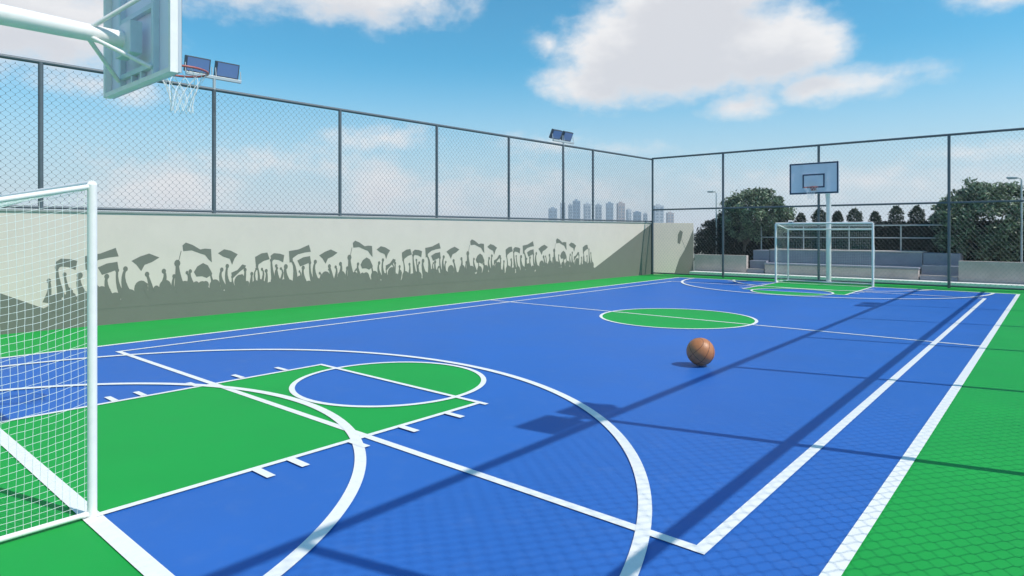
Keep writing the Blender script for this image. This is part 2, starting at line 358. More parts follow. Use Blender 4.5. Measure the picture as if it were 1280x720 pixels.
for x in (VX0, VX1): line((x, VY0-.035), (x, VY1+.035), 0.075 if x == VX1 else 0.065)
for y in (VY0, VY1): line((VX0+.02, y), (VX1-.036, y), 0.07)
arc(CX, HY, 1.5, 0, 360, 0.06, name='centre_circle_line')
for sgn in (0, 1):
    f = (lambda y: y) if sgn == 0 else (lambda y: GY0 + GY1 - y)
    k = 1 if sgn == 0 else -1
    line((KX0, f(GY0)), (KX0, f(KY+.03)), 0.055); line((KX1, f(GY0)), (KX1, f(KY+.03)), 0.055)
    line((KX0-.03, f(KY)), (KX1+.10, f(KY)), 0.055, 'free_throw_line')
    arc(CX, f(KY), FR, 0, 360, 0.06, name='free_throw_circle')
    arc(CX, f(1.42), 4.42, 0, 180*k, 0.085, 140, name='three_point_arc')
    arc(CX, f(0.38), 3.12, 16*k, 164*k, 0.085, 110, name='goal_area_arc')
    for yy in (2.29, 2.56, 3.10, 3.62, 4.17):
        line((KX0-.02, f(yy)), (KX0-.26, f(yy)), 0.06, 'lane_mark'); line((KX1+.02, f(yy)), (KX1+.24, f(yy)), 0.065, 'lane_mark')
line((-8.78, 21.75), (-8.52, 21.75), 0.10, 'lane_mark')

# kerb along the far end
kb = MB().box(-11.45, 3.0, 24.42, 24.93, -0.05, 0.12).build('kerb', M['kerb'], bevel=0.012)
tag(kb, 'low cream kerb along the far end of the green floor', kind='structure')

# ------------------------------------------------------------------ left wall with its mural
A = Vector((-13.45, 3.0, 0)); B = Vector((-12.60, 23.4, 0)); wd = (B - A).normalized(); wn = Vector((wd.y, -wd.x, 0))
WALL_A = math.atan2(wd.y, wd.x)
def onw(s, z, off=0.0): v = A + wd*s + wn*off; return (v.x, v.y, z)
SL = (B-A).length
w = MB()
def slab(mb, s0, s1, o0, o1, z0, z1):
    vs = [onw(s, z, o) for z in (z0, z1) for (s, o) in ((s0,o0),(s1,o0),(s1,o1),(s0,o1))]
    mb.add(vs, [(0,1,2,3),(4,7,6,5),(0,4,5,1),(1,5,6,2),(2,6,7,3),(3,7,4,0)])
slab(w, -7.6, SL, -0.18, 0.0, -0.05, 2.07)
lw = w.build('boundary_wall', M['cream'])
tag(lw, 'long cream wall on the left painted with a grey cheering crowd', 'wall')
c_ = MB(); slab(c_, -7.6, SL + .02, -0.20, 0.025, 2.07, 2.11); c_.build('coping', M['coping'], lw, bevel=0.006)
mur = MB(); layer = [0, 150, 0]
def lay():
    layer[0] = (layer[0] + 1) % layer[1]; return 0.0014 + (layer[2] + layer[0])*0.00002
def mpoly(pts):
    o = lay(); n = len(pts)
    ar = sum(pts[i][0]*pts[(i+1)%n][1] - pts[(i+1)%n][0]*pts[i][1] for i in range(n))
    if ar > 0: pts = pts[::-1]
    mur.add([onw(s, z, o) for s, z in pts], [tuple(range(n))])
def mstroke(pts, wd_, tip=True):
    # a limb: tapers from a thick shoulder to a thin wrist and ends in a fist
    if len(pts) == 2 and wd_ < .02:
        (a, b), (c, d) = pts; dx, dz = c-a, d-b; l = math.hypot(dx, dz); nx, nz = -dz/l*wd_/2, dx/l*wd_/2
        return mpoly([(a-nx,b-nz),(c-nx,d-nz),(c+nx,d+nz),(a+nx,b+nz)])
    # refine
    P = [Vector((p[0], p[1])) for p in pts]
    Q = []
    n = 5
    if len(P) == 3:
        for i in range(n+1):
            t = i/n; Q.append(P[0]*(1-t)*(1-t) + (P[1]*2 - (P[0]+P[2])/2)*2*t*(1-t) + P[2]*t*t)
    else: Q = [P[0].lerp(P[-1], i/n) for i in range(n+1)]
    Lf, Rt = [], []
    for i, q in enumerate(Q):
        t = (Q[min(i+1, n)] - Q[max(i-1, 0)]).normalized(); nn = Vector((-t.y, t.x))
        ww = wd_ * (0.34 + 0.75*(i/n)**2); Lf.append(q+nn*ww); Rt.append(q-nn*ww)
    mpoly([(v.x, v.y) for v in Lf + Rt[::-1]])
    r = wd_*0.62; c = Q[0]
    mpoly([(c.x + r*1.0*math.cos(a*math.pi/5), c.y + .25*r + r*1.25*math.sin(a*math.pi/5)) for a in range(10)])
mpoly([(-0.55, 0.0), (-0.55, 0.735), (0.30, 0.30), (16.35, 0.37), (SL, 2.06), (SL, 0.0)])
rm = random.Random(3)
TL = 3.95
for k in range(-1, 4):
    s0 = 2.42 + k*TL
    ok = lambda s: 0.12 < s0 + s < 16.35
    for q in POLY:
        cz = sum(p_[1] for p_ in q)/len(q); q = [(p_[0], cz + (p_[1]-cz)*1.14) for p_ in q]
        if all(ok(p[0]) for p in q): mpoly([(s0+a, b) for a, b in q])
    for q, d in STROKE:
        if all(ok(p[0]) for p in q): mstroke([(s0+a, b) for a, b in q], d*1.1)
    for (a, b, d) in HEAD:
        if ok(a):
            r = d*1.12; b += .03; mpoly([(s0+a + r*.82*math.cos(t*math.pi/8), b - .03 + r*math.sin(t*math.pi/8)) for t in range(16)])
            sw = r*1.9; mpoly([(s0+a-sw, .28), (s0+a-sw*.95, b-.17), (s0+a-sw*.4, b-.1), (s0+a+sw*.4, b-.1), (s0+a+sw*.95, b-.17), (s0+a+sw, .28)])
layer[:] = [0, 45, 151]; s = .35
while s < 16.2:                 # the small people at the back of the crowd
    r = rm.uniform(.055, .085); z = rm.uniform(.50, .64)
    mpoly([(s + r*.8*math.cos(t*math.pi/6), z + r*math.sin(t*math.pi/6)) for t in range(12)])
    mpoly([(s-r*1.8, .30), (s-r*1.5, z-.10), (s-r*.5, z-.04), (s+r*.5, z-.04), (s+r*1.5, z-.10), (s+r*1.8, .30)])
    if rm.random() < .6:
        o_ = rm.choice((-1, 1))*rm.uniform(.08, .13); top = rm.uniform(.68, .92)
        mstroke([(s+o_*1.4, top), (s+o_*1.7, (top+z)/2), (s+o_*.8, z-.16)], rm.uniform(.035, .05))
    s += rm.uniform(.16, .34)
mur.build('crowd_mural', M['mural'], lw)

# the corner piece of wall and the two low walls
def wall_between(name, p, q, th, z1, m, label, cop=None):
    p = Vector((*p, 0)); q = Vector((*q, 0)); d = (q-p).normalized(); n = Vector((-d.y, d.x, 0)) * th
    mb = MB(); vs = [(p.x,p.y,-.05),(q.x,q.y,-.05),(q.x+n.x,q.y+n.y,-.05),(p.x+n.x,p.y+n.y,-.05)]; vs += [(a,b,z1) for a,b,_ in vs]
    mb.add(vs, [(0,3,2,1),(4,5,6,7),(0,1,5,4),(1,2,6,5),(2,3,7,6),(3,0,4,7)])
    return tag(mb.build(name, m, bevel=0.008), label, 'wall'), p, d, n
cw, cp, cd, cn = wall_between('corner_wall', (-12.585, 23.43), (-11.50, 24.93), 0.18, 2.09, M['cream'], 'short cream wall in the far left corner with a grey flag painted on it')
cm = MB(); out_n = Vector((cd.y, -cd.x, 0))
def onc(s, z, o): v = cp + cd*s + out_n*o; return (v.x, v.y, z)
def cpoly(pts, o): cm.add([onc(s, z, o) for s, z in pts], [tuple(range(len(pts)))])
cpoly([(0.98,.0),(1.84,0),(1.84,1.85),(1.62,1.35),(1.42,.95),(1.2,.62),(1.08,.3)], .0025)
cpoly([(1.12,1.28),(1.22,1.22),(1.30,1.45),(1.36,1.72),(1.24,1.80),(1.14,1.62)], .003)
cpoly([(1.30,1.42),(1.315,1.42),(1.50,1.0),(1.485,1.0)], .0035)
cm.build('flag_mural', M['mural'], cw)
wl, *_ = wall_between('low_wall', (-11.48, 24.955), (-9.32, 24.955), 0.2, 0.80, M['concrete'], 'low grey concrete wall left of the bleachers')
wr, *_ = wall_between('low_wall', (-2.48, 24.955), (3.0, 24.955), 0.2, 0.79, M['concrete'], 'low grey concrete wall right of the bleachers')

# ------------------------------------------------------------------ bleachers
bl = thing('concrete_bleachers', 'blue grey concrete bleachers behind the far goal with steps at both ends', 'bleachers', (-5.9, 24.955, 0))
def part(name, m, x0, x1, y0, y1, z0, z1, par=bl, bevel=0.012):
    mb = MB().box(x0+5.9, x1+5.9, y0-24.955, y1-24.955, z0, z1); return mb.build(name, m, par, bevel)
part('seat_tier', M['concrete'], -8.62, -3.58, 24.957, 25.60, -.05, .46)
part('seat_slab', M['bleach'], -8.64, -3.56, 24.93, 25.60, .463, .53)
part('back_tier', M['bleach'], -8.64, -3.56, 25.603, 26.55, -.05, 1.0)
part('top_slab', M['concrete'], -8.66, -3.54, 25.59, 26.57, 1.003, 1.05)
for (xa, xb) in ((-9.30, -8.66), (-3.54, -2.50)):
    st = part('stair', M['bleach'], xa, xb, 24.957, 25.25, -.05, .27)
    part('step', M['bleach'], xa, xb, 25.253, 25.62, -.05, .60, st).location = (0, 0, 0)
    part('step', M['bleach'], xa, xb, 25.623, 26.55, -.05, 1.0, st)
    part('step_edge', M['concrete'], xa-.01, xb+.01, 24.945, 25.0, .273, .30, st)
# guard rail
gr = thing('guard_rail', 'thin grey guard rail standing along the back of the bleachers', 'railing', (-5.9, 26.4, 1.05))
for i, x in enumerate((-9.25, -7.62, -6.0, -4.32, -2.66)):
    MB().tube([(x+5.9, 0, -1.05 if i in (0, 4) else 0), (x+5.9, 0, .93)], .025, 8).build('post', M['lampmetal'], gr)
MB().tube([(-3.35, 0, .91), (3.24, 0, .91)], .022, 8).build('rail', M['lampmetal'], gr)
MB().tube([(-3.35, 0, .46), (3.24, 0, .46)], .020, 8).build('rail', M['lampmetal'], gr)

# ------------------------------------------------------------------ chain link fences
def wire_panel(x0, x1, z0, z1, par, pitch=0.125, r=0.0026, vper=0.15):
    """chain link: vertical wires bent to and fro, each bend hooked round the bend of the next wire"""
    mb = MB(); n = int((x1-x0)/(pitch/2)) + 1; pitch = (x1-x0)/n; a_ = pitch*.5 + r
    rr = r*1.2; rn = random.Random(int(x0*10)+int(z1*7))
    for i in range(n):
        c = x0 + (i+.5)*pitch; pts = []
        sgn = 1 if i % 2 == 0 else -1; z = z0; k = 0
        amp = a_*.97
        while z < z1:
            s = sgn * (1 if k % 2 == 0 else -1)
            for dz in (-.045, .045):
                zz = z + vper*dz*1.6
                if z0 <= zz <= z1: pts.append(Vector((c + s*amp + rn.uniform(-.001, .001), r*s*(1 if dz > 0 else -1), zz)))
            z += vper*.5; k += 1
        # square section swept along the wire
        vs = []; fs = []
        for p in pts: vs += [(p.x-rr, p.y, p.z), (p.x, p.y-rr, p.z), (p.x+rr, p.y, p.z), (p.x, p.y+rr, p.z)]
        for q in range(len(pts)-1):
            for m_ in range(4): fs.append((4*q+m_, 4*q+(m_+1) % 4, 4*q+4+(m_+1) % 4, 4*q+4+m_))
        mb.add(vs, fs)
    return mb.build('wire_mesh', M['wire'], par)
def fence(label, origin, ang, posts, zb, zt, rails, pr=.04, end=None):
    t = thing('chain_link_fence', label, 'fence', (origin[0], origin[1], 0), ang)
    for s in posts:
        mb = MB().tube([(s, 0, zb), (s, 0, zt)], pr, 10); mb.build('post', M['fence'], t)
        # round cap on the post
    for (z, r, name) in rails:
        MB().tube([(posts[0]-.02, 0, z), ((end or posts[-1])+.02, 0, z)], r, 10).build(name, M['fence'], t)
    return t
posts_l = [-6.0, -2.95, 0.09, 3.04, 6.02, 9.07, 11.98, 14.69, 16.41]
fl_ = fence('dark chain link fence on top of the painted left wall', (A - wn*.03)[:2], WALL_A, posts_l, 2.11, 4.68, [(4.68, .037, 'top_rail'), (2.15, .028, 'bottom_rail')], end=SL)
for a, b in zip(posts_l, posts_l[1:] + [SL]): wire_panel(a+.03, b-.03, 2.17, 4.65, fl_, .13, .0026, .135)
fx = [0, 2.92, 6.27, 9.98, 12.88]
ff = fence('tall dark chain link fence across the far end behind the goal', (-12.56, 23.40), R(1.0), fx, 0, 4.70, [(4.70, .037, 'top_rail'), (2.62, .032, 'middle_rail'), (.06, .028, 'bottom_rail')], .042)
for a, b in zip(fx[:-1], fx[1:]): wire_panel(a+.04, b-.04, .08, 4.67, ff, .125, .0018)
ry = [-3.26, -.2, 2.87, 5.95, 8.98, 12.0, 15.05, 18.08, 21.1, 23.55]
fr = fence('tall chain link fence along the right side casting its shadow on the court', (.32, 0), R(90), ry, 0, 4.72, [(4.72, .045, 'top_rail'), (.06, .028, 'bottom_rail')], .042)
MB().box(ry[0], ry[-1], -.02, .02, 2.635, 2.72).build('middle_beam', M['fence'], fr)
for a, b in zip(ry[:-1], ry[1:]): wire_panel(a+.04, b-.04, .08, 4.69, fr, .130, .0023, .165)

# ------------------------------------------------------------------ floodlights
def floodlight(loc, ang, label, group=None, z=(4.1, 4.93), tilt=0.5, glass='lampglass'):
    t = thing('floodlight', label, 'floodlight', loc, ang, group)
    MB().tube([(0, 0, z[0]-loc[2]), (0, 0, z[1]-loc[2])], .03, 10).build('mast', M['lampmetal'], t)
    zc = z[1]-loc[2]
    MB().box(-.56, .56, -.03, .03, zc-.03, zc+.035).build('crossbar', M['lampmetal'], t, bevel=.006)
    for sx_ in (-.30, .30):
        ca, sa = math.cos(tilt), math.sin(tilt)
        c = Vector((sx_, .05, zc+.21)); ax = Vector((.245, 0, 0)); up = Vector((0, sa, ca))*.185; dp = Vector((0, -ca, sa))  # face normal points to local -y and down
        nf = Vector((0, -ca, -sa*0.0)); nf = Vector((0, -math.cos(tilt), -math.sin(tilt))); up = Vector((0, -math.sin(tilt), math.cos(tilt)))*.16
        h = MB().obox(c - nf*.05, ax, up, nf*.05).build('lamp_housing', M['lamp'], t, bevel=.012)
        MB().obox(c + nf*.0045, ax*.88, up*.84, nf*.004).build('lamp_glass', M['lampglass'], h)
        for ox in (-.26, .26): MB().tube([(sx_+ox, 0, zc+.02), (sx_+ox, .03, zc+.22)], .010, 6).build('bracket', M['lampmetal'], t)
    return t
lg = mat('blue_lamp_glass', (0.13, 0.22, 0.42), 0.12, spec=0.8); M['lampglass'] = lg
GF = 'floodlights on the fence posts'
def wl_loc(s): v = A + wd*s - wn*.02; return (v.x, v.y, 2.11)
floodlight(wl_loc(3.04), WALL_A + R(-180+180), 'two panel floodlight above the left fence beside the near hoop', GF, tilt=.25)
floodlight(wl_loc(14.69), WALL_A, 'two panel floodlight above the left fence over the distant towers', GF, z=(4.1, 4.80), tilt=.45)
floodlight((.36, 5.95, 0), R(-90), 'two panel floodlight on the right fence near the camera, seen as a shadow', GF, z=(4.2, 5.02), tilt=.5)
floodlight((.36, 18.08, 0), R(-90), 'two panel floodlight on the right fence far end, seen as a shadow', GF, z=(4.2, 5.02), tilt=.5)

# ------------------------------------------------------------------ futsal goals
def goal(label, y, rot):
    """local: origin on the goal line at the middle, +y is behind the goal"""
    t = thing('football_goal', label, 'goal', (CX + -.06, y, 0.0), rot, 'football goals')
    hw, H_, dp, hb = 1.47, 2.005, .82, 1.81; r = .026 if rot else .034; ins = 0 if rot else .15
    for s in (-1, 1):
        MB().tube([(s*hw, 0, .008), (s*hw, 0, H_)], r, 14).build('goal_post', M['white'], t)
        MB().tube([(s*(hw-ins), dp, .008), (s*(hw-ins), dp, hb)], r*.8, 12).build('back_post', M['white'], t)
        MB().tube([(s*hw, .0, H_-.01), (s*(hw-ins), dp, hb)], r*.62, 12).build('side_top_bar', M['white'], t)
        MB().tube([(s*hw, 0, .03), (s*(hw-ins), dp, .03)], r*.62, 12).build('ground_bar', M['white'], t)
    MB().tube([(-hw, 0, H_), (hw, 0, H_)], r, 14).build('crossbar', M['white'], t)
    MB().tube([(-hw+ins, dp, hb), (hw-ins, dp, hb)], r*.8, 12).build('back_top_bar', M['white'], t)
    MB().tube([(-hw+ins, dp, .03), (hw-ins, dp, .03)], r*.8, 12).build('ground_bar', M['white'], t)
    nr = .0011 if rot else .0010
    def wob(a, b, k): return .014*noise.noise(Vector((a*3.1+k*7, b*3.1, k))) + .005*noise.noise(Vector((a*13, b*13+k, 2)))
    def topz(d): return H_-.02 - (H_-hb)*d/dp
    for s in (-1, 1):
        mb = MB(); ny = int(dp/.037); nz_ = int(2.0/.044)
        def P_(i, j):
            d = dp*i/ny; z = topz(d)*j/nz_
            e = math.sin(math.pi*i/ny)*math.sin(math.pi*min(1, j/nz_))
            return (s*(hw-.01-ins*d/dp) + s*.05*e + wob(d, z, s)*2*e, d + wob(z, d, s+5)*e*.9, max(.01, z - .035*math.sin(math.pi*i/ny)*min(1,j/6) + wob(d+4, z, s)*e*1.2))
        for i in range(ny+1): mb.tube([P_(i, j) for j in range(nz_+1)], nr, 4, cap=False)
        for j in range(1, nz_+1): mb.tube([P_(i, j) for i in range(ny+1)], nr, 4, cap=False)
        mb.build('side_net', M['string'], t)
    # back and roof net
    mb = MB(); nx = int(2*hw/.06)
    prof = [(dp*k/14, topz(dp*k/14)) for k in range(15)] + [(dp, hb*(1-k/34)) for k in range(1, 35)]
    def Q(i, k):
        x = -hw + 2*hw*i/nx; d, z = prof[k]; e = math.sin(math.pi*i/nx)
        e2 = math.sin(math.pi*min(1, k/14)) if k <= 14 else math.sin(math.pi*(k-14)/34)
        return (x*(1-ins/hw*d/dp) + wob(x, z+d, 9)*.6, d + (.07*e*e2 if k > 14 else 0) + wob(x, z, 11)*e, max(.01, z - (.05*e*e2 if k <= 14 else 0) + wob(z, x, 12)*e))
    for i in range(nx+1): mb.tube([Q(i, k) for k in range(len(prof))], nr, 4, cap=False)
    for k in range(len(prof)): mb.tube([Q(i, k) for i in range(0, nx+1, 2)], nr, 4, cap=False)
    mb.build('back_net', M['string'], t)
    return t
goal('white football goal with a net, cut off at the left edge', GY0, R(180))
goal('white football goal standing in front of the far bleachers', GY1-.03, 0)

# ------------------------------------------------------------------ basketball hoops
def hoop(label, py, rot, cx, front_lines, bw, board_y, zb=2.93, zt=3.92):
    """local: pole foot at the origin, the arm reaches along +y, the face of the board looks along +y"""
    t = thing('basketball_hoop', label, 'basketball hoop', (cx, py, 0), rot, 'basketball hoops')
    by = board_y
    pts = [(0, 0, .0)] + [(0, 0, z) for z in (1.0, 2.0, 2.5)] + [(0, .65-.65*math.cos(a), 2.64+.65*math.sin(a)) for a in (i*math.pi/20 for i in range(0, 11))]
    pts += [(0, by-.34, 3.29), (0, by-.17, 3.29)]
    MB().tube(pts, [.078]*(len(pts)-2)+[.066, .064], 20).build('pole_and_arm', M['white'], t)
    bp = MB().box(-.17, .17, -.17, .17, .0, .012); bp.build('base_plate', M['lampmetal'], t)
    hw = bw/2
    b = MB().box(-hw, hw, by-.028, by, zb, zt).build('backboard', M['board'], t, bevel=.004)
    fm = MB(); e = .035
    fm.box(-hw-.004, -hw+e, by-.085, by-.030, zb-.004, zt+.004); fm.box(hw-e, hw+.004, by-.085, by-.030, zb-.004, zt+.004)
    fm.box(-hw+e, hw-e, by-.083, by-.030, zb-.002, zb+e); fm.box(-hw+e, hw-e, by-.083, by-.030, zt-e, zt+.002)
    fm.build('edge_frame', M['white'] if not front_lines else M['boardrib'], b)
    for x in (-.36, .36):
        MB().box(x-.022, x+.022, by-.075, by-.031, zb+e+.002, zt-e-.002).build('back_rib', M['boardrib'], b)
    mp = MB().box(-.17, .17, by-.170, by-.078, 3.16, 3.42); mp.build('mounting_plate', M['boardrib'], b, bevel=.008)
    for z in (3.05, 3.52):
        MB().box(-.338, .338, by-.072, by-.033, z-.02, z+.02).build('back_rib', M['boardrib'], b)
    for x in (-.10, .10):
        MB().box(x-.017, x+.017, by-.070, by-.034, zb+e+.002, 3.028).build('back_rib', M['boardrib'], b)
    for sx_ in (-1, 1):
        MB().tube([(sx_*.03, by-.40, 3.33), (sx_*.36, by-.08, 3.62)], .017, 10).build('brace', M['white'], t)
        MB().tube([(sx_*.03, by-.40, 3.25), (sx_*.36, by-.08, 3.02)], .017, 10).build('brace', M['white'], t)
    # painted lines on the face
    ln = MB(); f0 = by+.0022; 
    def strip(x0, x1, z0, z1, y=f0): ln.add([(x0,y,z0),(x0,y,z1),(x1,y,z1),(x1,y,z0)], [(0,1,2,3)])
    lw_ = .05
    strip(-hw+.004, hw-.004, zb+.004, zb+lw_); strip(-hw+.004, hw-.004, zt-lw_, zt-.004); strip(-hw+.004, -hw+lw_, zb+lw_, zt-lw_); strip(hw-lw_, hw-.004, zb+lw_, zt-lw_)
    ix, z0, z1 = .33, 3.12, 3.56; l2 = .045
    strip(-ix, ix, z0, z0+l2); strip(-ix, ix, z1-l2, z1); strip(-ix, -ix+l2, z0+l2, z1-l2); strip(ix-l2, ix, z0+l2, z1-l2)
    ln.build('board_lines', M['navy'], b)
    rz = 3.12; rr = .205; rc = by+.09+rr
    rim = MB().tube([(rr*math.cos(i*math.pi/20), rc + rr*math.sin(i*math.pi/20), rz) for i in range(40)], .010, 8, closed=True).build('rim', M['red'], t)
    br = MB().box(-.09, .09, by+.004, by+.016, rz-.09, rz+.05)
    br.tube([(-.07, by+.016, rz), (-.12, rc-rr*.84, rz)], .009, 6); br.tube([(.07, by+.016, rz), (.12, rc-rr*.84, rz)], .009, 6)
    br.tube([(0, by+.016, rz-.07), (0, rc-rr, rz-.005)], .009, 6)
    br.build('rim_bracket', M['red'], rim)
    net = MB(); n = 12
    lv = [(0, .198), (-.07, .158), (-.14, .122), (-.21, .098), (-.28, .086), (-.35, .090)]
    for sg in (1, -1):
        for i in range(n):
            pts = []
            for k, (dz, r_) in enumerate(lv):
                for h in ((0, .5) if k < len(lv)-1 else (0,)):
                    kk = k+h; r2 = r_ if h == 0 else (r_+lv[k+1][1])/2; z2 = dz if h == 0 else (dz+lv[k+1][0])/2
                    a = 2*math.pi*(i + sg*kk*.5)/n
                    pts.append((r2*math.cos(a), rc + r2*math.sin(a), rz-.01+z2))
            net.tube(pts, .0024, 4, cap=False)
    net.build('hoop_net', M['hoopnet'], t)
    return t
hoop('near basketball hoop seen from behind with a thick white arm', .12, 0, -5.80, False, 1.46, 1.93)
hoop('far basketball hoop on a white pole behind the far goal', 23.33, R(180), -5.93, True, 1.46, 1.75)

# ------------------------------------------------------------------ the ball
bt = thing('basketball', 'orange brown basketball resting on the blue court near the centre circle', 'ball', (-3.50, 7.79, .010))
r = .176
bm = bmesh.new(); bmesh.ops.create_uvsphere(bm, u_segments=64, v_segments=40, radius=r); me = D.meshes.new('ball_skin'); bm.to_mesh(me); bm.free()
for p in me.polygons: p.use_smooth = True
me.materials.append(M['ball']); bo = D.objects.new('ball_skin', me); COL.objects.link(bo); bo.parent = bt; bo.location = (0, 0, r); bo.rotation_euler = (.7, .5, .9)
sm = MB(); N_ = 72
def ring(f): sm.tube([Vector(f(2*math.pi*i/N_)).normalized()*(r-.0012) for i in range(N_)], .0032, 6, closed=True)
ring(lambda a: (math.cos(a), math.sin(a), 0)); ring(lambda a: (0, math.cos(a), math.sin(a)))
def curve(sg):
    def f(a): 
        c = math.cos(a); s_ = math.sin(a); return (sg*(.62 + .22*math.cos(2*a)), c*.78, s_*.78)
    return f
ring(curve(1)); ring(curve(-1))
so_ = sm.build('ball_seam', M['seam'], bt); so_.location = bo.location; so_.rotation_euler = bo.rotation_euler

# ------------------------------------------------------------------ street lamps beyond the court
def street_lamp(loc, top, ang, label, s=1.0, heads=1):
    t = thing('street_lamp', label, 'street lamp', loc, ang, 'street lamps beyond the bleachers')
    MB().tube([(0, 0, 0), (0, 0, top-.08), (.02*s, 0, top-.02), (.12*s, 0, top+.01)], [.035*s, .025*s, .02*s, .018*s], 10).build('lamp_pole', M['lampmetal'], t)
    h = MB().obox((.24*s, 0, top+.005), (.14*s, 0, .01), (0, .06*s, 0), (0, 0, .03*s)).build('lamp_head', M['lampmetal'], t, bevel=.015)
    MB().obox((.25*s, 0, top-.030*s), (.10*s, 0, 0), (0, .045*s, 0), (0, 0, .004)).build('lamp_glass', M['lampglass'], h)
    return t
street_lamp((-10.98, 26.0, -.05), 3.47, R(180), 'pale street lamp rising in front of the left tree')
street_lamp((-.93, 26.0, -.05), 3.50, R(180), 'pale street lamp at the right edge beside the big tree')
street_lamp((-8.90, 27.0, -.05), 2.50, R(180), 'small street lamp peeping out above the left of the far goal', .8)

# ------------------------------------------------------------------ planting
def leaves(mb, pts, size, rnd, up=0.0):
    for p in pts:
        n = Vector((rnd.gauss(0, 1), rnd.gauss(0, 1), rnd.gauss(0, 1) + up)).normalized()
        a = n.orthogonal().normalized(); a = Matrix.Rotation(rnd.random()*6.28, 3, n) @ a; b = n.cross(a)
        s = size*rnd.uniform(.6, 1.35); l = a*s; w_ = b*s*.42; fold = n*s*.12
        mb.add([p-l, p-w_*.9+fold, p+l, p+w_*.9+fold], [(0, 1, 2), (0, 2, 3)])
def crown_points(rnd, c, rx, ry, rz, clumps, per, cr, shell=.55, dzmin=-.9):
    out = []
    for _ in range(clumps):
        while True:
            d = Vector((rnd.gauss(0,1), rnd.gauss(0,1), rnd.gauss(0,1))).normalized()
            if d.z > dzmin: break
        k = shell + (1-shell)*rnd.random()**.5
        wv = 1 + .09*noise.noise(d*2.3 + Vector((c[0], c[1], 0)))
        cc = Vector((c[0]+d.x*rx*k*wv, c[1]+d.y*ry*k*wv, c[2]+d.z*rz*k*wv))
        q = cr*rnd.uniform(.6, 1.3)
        for _ in range(per):
            e = Vector((rnd.gauss(0,1), rnd.gauss(0,1), rnd.gauss(0,1))).normalized()*q*rnd.random()**.4
            out.append(cc + Vector((e.x, e.y, e.z*.75)))
    return out
def tree(loc, label, c, rx, ry, rz, seed, clumps=240, per=70):
    rnd = random.Random(seed)
    t = thing('round_tree', label, 'tree', loc, 0, 'clipped round trees behind the bleachers')
    tr = MB(); fork = Vector((.05, 0, c[2]-rz*1.05))
    tr.tube([(0,0,0), (-.03,.02,fork.z*.5), fork], [.085,.07,.062], 10)
    for k in range(7):
        a = k*2*math.pi/7 + rnd.uniform(-.3,.3); e = Vector((c[0]+math.cos(a)*rx*.62, c[1]+math.sin(a)*ry*.62, c[2]+rnd.uniform(-.15,.5)*rz))
        m1 = fork.lerp(e, .5) + Vector((rnd.uniform(-.1,.1), rnd.uniform(-.1,.1), .05))
        tr.tube([fork - Vector((0,0,.05)), m1, e], [.045,.03,.012], 7)
        for _ in range(2):
            e2 = m1 + Vector((rnd.uniform(-.5,.5), rnd.uniform(-.5,.5), rnd.uniform(.2,.6))); tr.tube([m1, m1.lerp(e2,.5)+Vector((0,0,.04)), e2], [.02,.014,.006], 5)
    tr.build('trunk', M['bark'], t)
    mb = MB(); leaves(mb, crown_points(rnd, c, rx, ry, rz, clumps, per, .26), .075, rnd, .3)
    mb.build('crown', M['leaf'], t)
    return t
tree((-10.20, 27.0, -.05), 'round clipped tree behind the left end of the bleachers', (.42, 0, 2.42), 1.42, 1.2, 1.12, 11)
tree((-1.95, 27.0, -.05), 'wider round clipped tree at the right edge behind the low wall', (-.05, 0, 2.08), 1.52, 1.3, 1.36, 12, 280, 75)

def shrub(loc, label, prof, seed, n, mt='leafdark', group=None, name='columnar_shrub', leaf=.05, stem=True):
    """prof: (height, radius) rings; leaves fill the outer part of the solid of revolution"""
    rnd = random.Random(seed); t = thing(name, label, 'shrub', loc, rnd.random()*6, group)
    H0 = prof[-1][0]
    def rad(z):
        for (a, b), (c, d) in zip(prof[:-1], prof[1:]):
            if a <= z <= c: return b + (d-b)*(z-a)/(c-a)
        return 0
    pts = []
    while len(pts) < n:
        z = rnd.random()*H0; rr = rad(z)*(1+.25*noise.noise(Vector((z*4, seed, rnd.random()*2)))); a = rnd.random()*6.283
        k = rnd.random()**.35*rr; pts.append(Vector((k*math.cos(a), k*math.sin(a), z + rnd.gauss(0, .03))))
    rt = prof[-3][1]
    for _ in range(9):          # upright shoots
        a = rnd.random()*6.283; q = rnd.random()**.6*rt*.9; hh = rnd.uniform(.04, .16)
        for k in range(14): pts.append(Vector((q*math.cos(a)+rnd.gauss(0,.012), q*math.sin(a)+rnd.gauss(0,.012), prof[-3][0] + hh*k/9)))
    mb = MB(); leaves(mb, pts, leaf, rnd, .8)
    mb.build('foliage', M[mt], t)
    MB().tube([(0,0,0), (.01,0,H0*.5), (0,0,H0*.9)], [.04,.03,.008], 7).build('stem', M['bark'], t)
    return t
names = ['first columnar shrub from the left, half behind the round tree', 'columnar shrub beside the right flank of the left tree', 'columnar shrub above the left post of the far goal',
 'columnar shrub above the goal crossbar, left of the white hoop pole', 'columnar shrub just right of the white hoop pole', 'columnar shrub above the right half of the goal crossbar',
 'columnar shrub above the right post of the far goal', 'tallest columnar shrub, second to the right of the far goal', 'pointed columnar shrub between the goal and the big right tree', 'small columnar shrub touching the left flank of the big right tree',
 'last columnar shrub on the right, behind the big right tree']
xs = [-9.87, -8.99, -8.19, -7.47, -6.78, -6.17, -5.45, -4.74, -4.07, -3.39, -2.6]
tp = [2.6, 2.55, 2.45, 2.62, 2.5, 2.58, 2.45, 2.66, 2.64, 2.45, 2.5]
